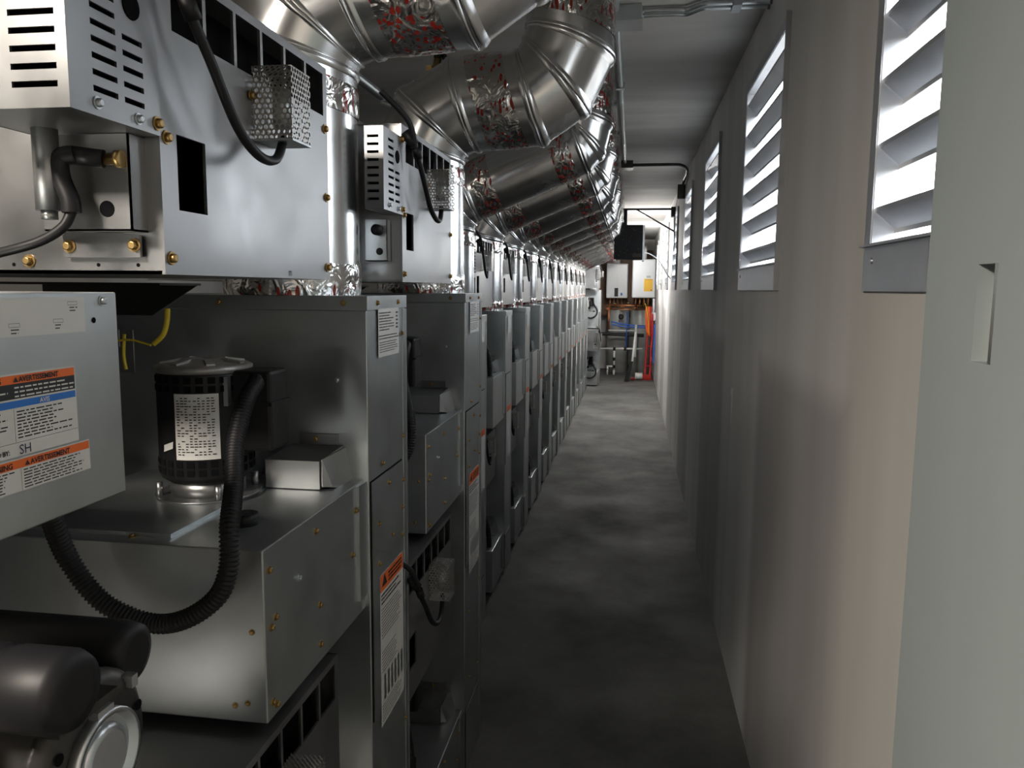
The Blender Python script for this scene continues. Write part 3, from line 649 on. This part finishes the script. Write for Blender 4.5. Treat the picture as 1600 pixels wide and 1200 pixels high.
# ------------------------------------------------------------------ exhaust ducts
def lin(a, b, t): return (a[0] + (b[0]-a[0])*t, a[1] + (b[1]-a[1])*t)
def sec_ring(sec, ry, yc, g=0.0, n=40):
    (ax, az), (bx_, bz) = sec; c = Vector(((ax+bx_)/2, yc, (az+bz)/2)); h = Vector((ax-bx_, 0, az-bz)) / 2; L = h.length; h = h * ((L+g)/L)
    return [c + h*math.cos(2*math.pi*i/n) + Vector((0, (ry+g)*math.sin(2*math.pi*i/n), 0)) for i in range(n)]
def make_duct(secs, ry, yc, tapes, org):
    root = empty('exhaust_duct', org); WORG.append(org)
    names = ['riser', 'lower_elbow', 'lower_elbow', 'lower_elbow', 'cross_tube', 'upper_elbow', 'upper_elbow', 'upper_elbow', 'ceiling_stub']
    groups = {}
    for i in range(len(secs)-1): groups.setdefault(names[i], []).append(i)
    seq = ['riser', 'lower_elbow', 'lower_elbow', 'cross_tube', 'upper_elbow', 'upper_elbow', 'ceiling_stub'] if len(secs) == 8 else names
    cur = None; parts = []
    for i in range(len(secs)-1):
        if cur is None or seq[i] != cur[0]: cur = [seq[i], []]; parts.append(cur)
        cur[1].append(i)
    for nm, idx in parts:
        b = MB()
        for i in idx:
            b.rings([sec_ring(secs[i], ry, yc, .0005 * (i % 2)), sec_ring(secs[i+1], ry, yc, .0005 * (i % 2))], cap=False)
        for i in idx:                                    # rolled seam bead at the start of every gore
            if i == 0: continue
            a = secs[i]; nxt = secs[i+1]; prv = secs[i-1]
            for da, k in ((.0, nxt), (.0, prv)):
                L1 = max(.02, (Vector((k[0][0]+k[1][0], k[0][1]+k[1][1])) - Vector((a[0][0]+a[1][0], a[0][1]+a[1][1]))).length/2)
                t = min(.3, .008/L1); t2 = min(.45, .016/L1)
                b.rings([sec_ring(a, ry, yc, .001), sec_ring(a, ry, yc, .006), sec_ring((lin(a[0], k[0], t), lin(a[1], k[1], t)), ry, yc, .006), sec_ring((lin(a[0], k[0], t2), lin(a[1], k[1], t2)), ry, yc, .0008)], cap=False)
        b.build(nm, duct_m, root)
    for (i, t0, t1) in tapes:
        a, c = secs[i], secs[i+1]; b = MB(); rs = []
        for k in range(7):
            t = t0 + (t1-t0)*k/6; rs.append(sec_ring((lin(a[0], c[0], t), lin(a[1], c[1], t)), ry, yc, .0035 if 0 < k < 6 else .0015, 56))
        b.rings(rs, cap=False); tag(b.build('foil_tape', tape_m, root), 'crinkled foil tape printed with red words')
    WORG.pop(); return root
BY = 2.472                                                  # y of the second dryer's riser, where the profile was taken
sB = [((-.535, 1.583), (-.81, 1.583)), ((-.535, 2.00), (-.81, 2.06)), ((-.527, 2.015), (-.735, 2.215)), ((-.49, 2.026), (-.568, 2.306)), ((-.280, 2.040), (-.362, 2.318)), ((-.143, 2.130), (-.345, 2.352)), ((-.069, 2.290), (-.335, 2.385)), ((-.069, 2.58), (-.344, 2.58))]
sS = [((-.705, 1.477), (-.955, 1.477)), ((-.705, 1.86), (-.955, 1.91)), ((-.698, 1.882), (-.87, 2.07)), ((-.680, 1.90), (-.762, 2.140)), ((-.195, 2.10), (-.290, 2.335)), ((-.128, 2.170), (-.315, 2.350)), ((-.098, 2.300), (-.340, 2.375)), ((-.098, 2.58), (-.348, 2.58))]
tB = [(0, .0, .14), (0, .80, .93), (3, .22, .78), (6, .20, .95)]
tS = [(0, .0, .14), (0, .80, .95), (3, .06, .24), (3, .76, .92), (6, .1, .9)]
dB = make_duct(sB, .137, BY, tB, Vector((-.67, BY, 1.583)))
sA = [sB[0]] + [((a[0]-.03, min(a[1]+.032, 2.58)), (c[0]-.03, min(c[1]+.032, 2.58))) for a, c in sB[1:]]; sA[0] = ((-.565, 1.583), (-.84, 1.583))
dA = make_duct(sA, .137, 1.568, tB, Vector((-.70, 1.568, 1.583)))
dS = make_duct(sS, .122, 0.0, tS, Vector((-.83, 0.0, 1.477)))
for i, (ye, isb) in enumerate(DR):
    if i == 0: o = dA
    elif i == 1: o = dB
    elif isb: o = copy_tree(dB)
    elif i == 2: o = dS
    else: o = copy_tree(dS)
    o.location.y = ye - (.135 if isb else .118)
    tag(o, ['largest shiny duct, crossing the top left corner above the first dryer', 'wide shiny elbowed duct above the second dryer, taped in red at its middle'][i] if i < 2 else
        'shiny elbowed exhaust duct rising from the %s dryer from the doorway' % ORD[i], 'duct', 'exhaust ducts over the dryers')

# ------------------------------------------------------------------ gas line and valve peeking above the second duct
b = MB(); b.cyl((-.93, .2, 2.30), (-.93, 13.0, 2.30), .017, n=12); o = b.build('gas_pipe', galv, org=(-.93, 3, 2.30)); tag(o, 'steel gas pipe running behind the ducts', 'pipe')
WORG.append(Vector((-.72, 2.88, 2.32))); vr = empty('gas_valve', (-.72, 2.88, 2.32))
b = MB(); b.cyl((-.745, 2.88, 2.30), (-.715, 2.88, 2.445), .014, n=12); b.box((-.755, 2.865, 2.40), (-.735, 2.895, 2.42)); b.build('valve_body', brass, vr)
b = MB(); b.box((-.728, 2.868, 2.447), (-.690, 2.892, 2.466)); b.prism([(-.690, 2.868, 2.466), (-.655, 2.868, 2.420), (-.669, 2.868, 2.410), (-.706, 2.868, 2.450)], (0, .024, 0)); b.build('valve_handle', black, vr)
b = MB(); b.tube([(-.745, 2.88, 2.30), (-.80, 2.88, 2.26), (-.93, 2.88, 2.30)], .011, 10); b.build('valve_pipe', galv, vr); WORG.pop()
vr.location.z -= .02
tag(vr, 'brass gas valve with black lever behind the second duct', 'valve')

# ------------------------------------------------------------------ ceiling conduits and boxes
zc = ZC - .014
b = MB(); b.cyl((-.082, -.5, zc), (-.070, 6.2, zc), .0125, n=12); b.box((-.075-.02, 3.9, zc-.016), (-.075+.02, 3.93, ZC)); o = b.build('ceiling_conduit', galv, org=(-.08, 3, zc)); tag(o, 'grey conduit running down the middle of the ceiling', 'conduit')
WORG.append(Vector((-.04, 2.95, ZC-.03))); jx = empty('ceiling_junction_box', (-.04, 2.95, ZC-.03))
b = MB(); b.box((-.094, 2.86, ZC-.05), (.012, 2.97, ZC), bev=.003); b.build('box_body', galv, jx)
b = MB(); b.box((-.098, 2.855, ZC-.056), (.016, 2.975, ZC-.05)); b.build('cover_plate', galv, jx)
WORG.pop(); tag(jx, 'square grey junction box on the ceiling nearest the doorway', 'electrical box')
WORG.append(Vector((.2, 2.93, zc))); cx = empty('branch_conduit', (.2, 2.93, zc))
for dy in (0, .045):
    b = MB(); b.tube([(.014, 2.90+dy, zc), (.13, 2.90+dy, zc), (.17, 2.90+dy, zc-.002), (.215, 2.86+dy, zc), (.25, 2.855+dy, zc), (.37, 2.855+dy, zc), (.41, 2.84+dy, zc-.004), (XR-.004, 2.82+dy, zc-.015)], .009, 10); b.build('conduit_run', galv, cx)
b = MB(); b.box((.315, 2.84, zc-.014), (.345, 2.92, ZC)); b.build('strap', galv, cx)
WORG.pop(); tag(cx, 'pair of thin conduits crossing the ceiling to the right wall', 'conduit')
WORG.append(Vector((-.06, 6.3, zc))); jx = empty('ceiling_junction_box', (-.06, 6.3, zc))
b = MB(); b.box((-.105, 6.2, ZC-.055), (-.01, 6.34, ZC)); b.build('box_body', graphite, jx); WORG.pop(); tag(jx, 'small dark junction box on the ceiling before the black heater', 'electrical box')
b = MB(); b.tube([(-.01, 6.28, zc-.01), (.28, 6.28, zc-.01), (.36, 6.31, zc-.012), (.405, 6.38, zc-.03), (.415, 6.5, zc-.045), (.415, 6.75, zc-.05), (.418, 7.0, zc-.06), (.418, 7.1, zc-.10)], .0125, 12); o = b.build('branch_conduit', graphite, org=(.2, 6.3, zc)); tag(o, 'dark conduit curving from ceiling to the switch box on the wall', 'conduit')
WORG.append(Vector((.41, 7.05, 2.45))); jx = empty('wall_junction_box', (.41, 7.05, 2.45))
b = MB(); b.box((.375, 7.0, 2.38), (XR-.001, 7.06, 2.50), bev=.003); b.build('box_body', graphite, jx); WORG.pop(); tag(jx, 'dark grey electrical box high on the right wall', 'electrical box')

# outlet-sized scrape patch on the wall: small white cap
b = MB(); b.box((XR-.006, 3.39, 1.155), (XR, 3.43, 1.185), bev=.002); b.box((XR-.003, 3.40, 1.03), (XR, 3.415, 1.155)); o = b.build('wall_switch', pvc, org=(XR, 3.41, 1.10)); tag(o, 'small white switch with a strip below it on the right wall', 'switch')

WORG.append(Vector((-.12, 11.3, ZC))); tl = empty('hidden_fill_light', WORG[-1])  # added fixture, hidden behind the heater to brighten the far end
b = MB(); b.box((-.19, 9.30, ZC-.35), (-.05, 12.75, ZC-.325)); b.cyl((-.12, 9.6, ZC-.33), (-.12, 9.6, ZC-.001), .006, n=8); b.cyl((-.12, 12.4, ZC-.33), (-.12, 12.4, ZC-.001), .006, n=8); b.build('housing', white_e, tl)
for tx in (-.185, -.055):
    b = MB(); b.cyl((tx, 9.35, ZC-.318), (tx, 12.70, ZC-.318), .014, n=12); b.build('fill_tube', mat('fill_tube_glow', (.9, .9, .9), .5, emit=30), tl); WORG.pop(); tag(tl, 'added long fill light hidden behind the black heater', 'light')
# ------------------------------------------------------------------ black heater hung on a wall bracket
HY = 8.47; WORG.append(Vector((-.03, HY, 1.91))); hr = empty('unit_heater', (-.03, HY, 1.91))
b = MB(); b.box((-.175, HY, 1.915), (.108, HY+.26, 2.275), bev=.003); b.box((-.19, HY-.03, 1.915), (-.06, HY, 2.20)); b.box((-.185, HY, 2.275), (-.06, HY+.1, 2.43)); b.build('housing', blackp, hr)
b = MB(); b.box((-.15, HY-.003, 2.32), (-.10, HY, 2.385)); b.build('sight_window', label_w, hr)
b = MB(); b.box((.109, HY-.004, 1.90), (.128, HY+.27, 2.272)); tag(b.build('side_panel', white_e, hr), 'white side panel')
b = MB(); b.box((.005, HY-.004, 1.94), (.095, HY-.001, 1.975)); b.build('control_plate', graphite, hr)
b = MB(); rnd = random.Random(5)  # brass specks modelled to stand in for glints on the heater
for k in range(26): 
    x, z = rnd.uniform(-.18, .09), rnd.uniform(1.93, 2.24); y = HY-.0315 if x < -.06 and z < 2.2 else HY-.0015; b.box((x, y, z), (x+.005, y+.001, z+.003))
b.build('vent_glint', brass, hr); WORG.pop(); tag(hr, 'black heater with a white side, hanging below the ceiling', 'heater')
b = MB(); b.box((-.19, HY+.03, 2.430), (XR, HY+.055, 2.450)); b.prism([(.035, HY+.03, 2.43), (.060, HY+.03, 2.43), (XR, HY+.03, 2.215), (XR, HY+.03, 2.195)], (0, .02, 0)); b.box((XR-.045, HY, 2.36), (XR-.001, HY+.12, 2.46)); b.box((XR-.012, HY+.01, 2.0), (XR-.001, HY+.07, 2.36))
o = b.build('wall_bracket', blackp, org=(XR, HY, 2.4)); tag(o, 'black triangular bracket holding the heater off the right wall', 'bracket')
b = MB(); b.tube([(.12, HY+.05, 1.99), (.20, HY+.1, 1.97), (.30, HY+.2, 1.90), (.38, HY+.35, 1.78), (.43, HY+.4, 1.72)], .006, 8); o = b.build('heater_cord', white_e, org=(.3, HY, 1.9)); tag(o, 'thin white cord drooping from heater to the wall', 'cord')

# ------------------------------------------------------------------ far end: boilers, pipes, tanks
Y0 = 15.0
b = MB(); b.box((-.62, 15.55, 1.05), (.40, 15.58, 2.35)); o = b.build('plywood_backboard', wood, org=(-.1, 15.55, 1.6)); tag(o, 'brown plywood board behind the two white boilers', 'board')
def boiler(x0, x1, z0, z1, y, lab, sticker):
    WORG.append(Vector(((x0+x1)/2, y+.2, z0))); r = empty('wall_boiler', WORG[-1])
    b = MB(); b.box((x0, y, z0), (x1, y+.33, z1), bev=.02); b.build('casing', white_e, r)
    if sticker:
        b = MB(); b.box((x0+.215, y-.003, z0+.12), (x0+.37, y-.001, z0+.34)); b.box((x0+.225, y-.0045, z0+.325), (x0+.36, y-.003, z0+.33), mi=1); b.box((x0+.335, y-.0045, z0+.135), (x0+.355, y-.003, z0+.15), mi=1); tag(b.build('warning_sticker', [mat('sticker_yellow', (.85, .48, .01), .5), ink], r), 'yellow sticker')
        b = MB(); b.box((x0+.255, y-.003, z0+.36), (x0+.33, y-.001, z0+.40)); b.build('badge', tank_m, r)
    else:
        b = MB(); b.box((x0+.155, y-.004, z0+.03), (x0+.225, y-.001, z0+.19)); b.build('control_panel', blackp, r)
        b = MB(); b.box((x0+.27, y-.003, z0+.05), (x0+.305, y-.001, z0+.10)); b.build('badge', label_b, r)
        b = MB(); b.box((x0+.20, y-.003, z0+.22), (x0+.207, y-.001, z0+.42)); b.build('trim_line', label_w, r)
    b = MB()
    for q in (.18, .36, .54, .72): b.cyl((x0+(x1-x0)*q, y+.15, z0), (x0+(x1-x0)*q, y+.15, z0-.16), .012, n=10)
    b.build('pipe_stub', copper, r)
    b = MB(); xm = (x0+x1)/2; b.tube([(xm, y+.15, z1-.005), (xm, y+.15, z1+.12), (xm, y+.2, z1+.2), (xm, y+.55, z1+.26)], .045, 14); b.build('flue_pipe', pvc, r)
    WORG.pop(); tag(r, lab, 'boiler')
boiler(-.465, -.06, 1.432, 2.08, Y0, 'left white wall boiler with a small black control panel', False)
boiler(.015, .43, 1.447, 2.14, Y0-.6, 'right white wall boiler with a yellow sticker', True)
def tank(x, y, r, h, lab):
    WORG.append(Vector((x, y, 0))); t = empty('storage_tank', WORG[-1])
    b = MB(); b.lathe((x, y, .0), PZ, [(0, r*.96), (.05, r*.96), (.051, r), (h-.03, r), (h, r*.93), (h+.02, r*.5)], 40); b.build('tank_shell', tank_m, t)
    b = MB(); b.cyl((x-.06, y, h+.005), (x-.06, y, h+.12), .014, n=10); b.cyl((x+.06, y, h+.005), (x+.06, y, h+.12), .014, n=10); b.build('pipe_stub', copper, t)
    WORG.pop(); tag(t, lab, 'tank')
tank(-.23, 15.32, .21, 1.22, 'left grey hot water tank under the boilers')
tank(.20, 15.32, .20, 1.22, 'right grey hot water tank under the boilers')
YP = 14.85
def pipe(name, m, pts, r, lab, cat='pipe', grp=None):
    b = MB(); b.tube(pts, r, 12, raw=True) if len(pts) == 2 else b.tube(pts, r, 12); o = b.build(name, m, org=pts[0]); tag(o, lab, cat, grp); return o
pipe('copper_pipe', copper, [(-.50, YP, 1.30), (.40, YP, 1.30)], .016, 'copper pipe running across just under the boilers')
pipe('copper_pipe', copper, [(-.50, YP, 1.225), (.30, YP, 1.225)], .013, 'lower copper pipe of the two beneath the boilers')
pipe('copper_riser', copper, [(-.40, YP-.04, 1.30), (-.40, YP-.04, .80)], .022, 'vertical copper pipe at the left of the tanks')
pipe('insulated_pipe', insul, [(-.56, YP-.08, .765), (.26, YP-.08, .745)], .034, 'thick black insulated pipe crossing in front of tanks')
pipe('condensate_pipe', pvc, [(-.40, YP-.08, .83), (.14, YP-.08, .83)], .016, 'pale pipe lying just above the black insulated pipe')
pipe('water_pipe', blue_p, [(-.35, YP-.1, 1.00), (-.15, YP-.1, .955), (.10, YP-.1, .93), (.34, YP-.1, .92)], .014, 'upper blue water tube sagging across the tanks')
pipe('water_pipe', blue_p, [(-.35, YP-.1, .95), (-.10, YP-.1, .905), (.34, YP-.1, .885)], .012, 'lower blue water tube sagging across the tanks')
pipe('drop_pipe', blue_p, [(-.06, YP-.12, 1.18), (-.06, YP-.12, .50)], .010, 'thin blue pipe dropping between the two tanks')
b = MB(); b.cyl((-.56, YP-.15, .49), (.24, YP-.15, .50), .018, n=12); b.cyl((-.28, YP-.15, .49), (-.28, YP-.15, .09), .020, n=12); b.cyl((-.40, YP-.15, .09), (-.40, YP-.15, .001), .016, n=12); b.cyl((-.28, YP-.15, .16), (-.42, YP-.15, .16), .016, n=12); b.cyl((-.28, YP-.15, .09), (-.28, YP-.15, .001), .022, n=12); b.cyl((-.40, YP-.15, .16), (-.40, YP-.15, .09), .018, n=12)
for (x, z) in ((-.28, .49), (-.08, .495), (.10, .5), (-.28, .30), (-.28, .16)): b.lathe((x, YP-.15, z-.03), PZ, [(0, .028), (.06, .028)], 12, mi=1)
o = b.build('drain_piping', [pvc, insul], org=(-.2, YP-.15, 0)); tag(o, 'pale drain pipes with black fittings at the foot of the tanks', 'pipe')
WORG.append(Vector((-.17, YP-.15, 1.09))); o = empty('circulation_pump', WORG[-1])
b = MB(); b.lathe((-.17, YP-.02, 1.09), MY, [(0, .05), (.08, .05), (.10, .03)], 20); b.build('pump_motor', blackp, o)
b = MB(); b.cyl((-.17, YP-.06, 1.16), (-.17, YP-.06, 1.02), .028, n=14); b.build('pump_body', tank_m, o); WORG.pop(); tag(o, 'small black pump on the pipes over left tank', 'pump')
for k, (x, z) in enumerate([(-.44, 1.22), (-.30, 1.33), (-.16, 1.26), (-.04, 1.34), (.08, 1.24)]):
    WORG.append(Vector((x, YP-.03, z))); v = empty('pipe_valve', WORG[-1])
    b = MB(); b.cyl((x-.03, YP-.03, z), (x+.03, YP-.03, z), .022, n=10); b.build('valve_body', brass, v)
    b = MB(); b.box((x-.01, YP-.07, z+.018), (x+.05, YP-.045, z+.03)); b.build('lever', orange_c if k % 2 == 0 else blackp, v); WORG.pop()
    tag(v, ['leftmost', 'second', 'middle', 'fourth', 'rightmost'][k] + ' of five small brass valves below the boilers, counted from the left', 'valve', 'brass valves below the boilers')
b = MB(); b.tube([(.11, YP-.2, .95), (.11, YP-.2, .60), (.10, YP-.2, .35)], .022, 10); o = b.build('drop_pipe', pvc, org=(.11, YP-.2, .6)); tag(o, 'pale vertical pipe in front of right tank', 'pipe')

# red hand truck with cords hung on it
TX, TY = .30, 13.95; WORG.append(Vector((TX, TY, 0))); ht = empty('hand_truck', WORG[-1])
b = MB()
for dx in (0, .09): b.tube([(TX-.02+dx, TY, .06), (TX+dx*.9, TY+.05, .6), (TX+.02+dx*.8, TY+.12, 1.18)], .018, 10)
for z in (.25, .6, .95): b.cyl((TX, TY+.02+z*.08, z), (TX+.09, TY+.02+z*.08, z), .012, n=8)
b.tube([(TX+.02, TY+.12, 1.18), (TX+.06, TY+.14, 1.25), (TX+.10, TY+.12, 1.18)], .016, 10); b.build('frame', red, ht)
b = MB(); b.box((TX-.26, TY-.02, .005), (TX+.10, TY+.16, .03)); b.box((TX-.06, TY-.02, .02), (TX+.09, TY+.05, .10)); b.build('toe_plate', red, ht)
b = MB(); b.cyl((TX-.19, TY-.04, .075), (TX-.06, TY-.04, .075), .06, n=20); b.build('wheel', label_w, ht)
WORG.pop(); tag(ht, 'red hand truck leaning at the far right of the room', 'hand truck')
b = MB()
for k in range(6): b.tube([(.27+.018*k, TY-.03, 1.30), (.265+.021*k, TY-.05-.01*(k%2), 1.10), (.285+.016*k, TY-.05, .90-.02*k), (.32+.006*k, TY-.02, .80)], .008, 8, mi=0 if k < 4 else 1)
b.tube([(.25, TY-.06, 1.36), (.30, TY-.07, 1.15), (.34, TY-.06, .78)], .006, 8, mi=2)
o = b.build('extension_cord', [orange_c, red, yellow], org=(.30, TY, 1.1)); tag(o, 'bundle of orange extension cord hanging on the red hand truck', 'cord')
pipe('supply_hose', red_p, [(.385, 13.9, 1.18), (.39, 13.9, .8), (.37, 13.88, .5), (.385, 13.85, .33)], .016, 'dark red hose hanging beside the orange cords', 'hose')
pipe('supply_hose', blue_p, [(.418, 13.7, 1.0), (.42, 13.7, .7), (.41, 13.68, .32)], .012, 'blue hose hanging against the right wall', 'hose')
b = MB(); b.box((.36, 13.9, 1.06), (XR-.001, 14.05, 1.20), bev=.004); b.cyl((.40, 13.95, 1.20), (.40, 13.95, 1.44), .02, n=10); o = b.build('wall_enclosure', white_e, org=(.40, 13.95, 1.1)); tag(o, 'small pale box on the right wall above the hoses', 'electrical box')
WORG.append(Vector((.06, 13.7, 0))); br = empty('push_broom', WORG[-1])
b = MB(); b.cyl((.05, 13.66, .28), (.10, 13.9, .86), .018, n=10); b.build('handle', pvc, br)
b = MB(); b.prism([(-.03, 13.58, .20), (.02, 13.58, .36), (.07, 13.58, .36), (.04, 13.58, .20), (.0, 13.58, .02), (-.08, 13.58, .02)], (0, .05, 0)); b.build('bristles', blackp, br); WORG.pop()
tag(br, 'black broom with a pale handle standing left of the hand truck', 'broom')
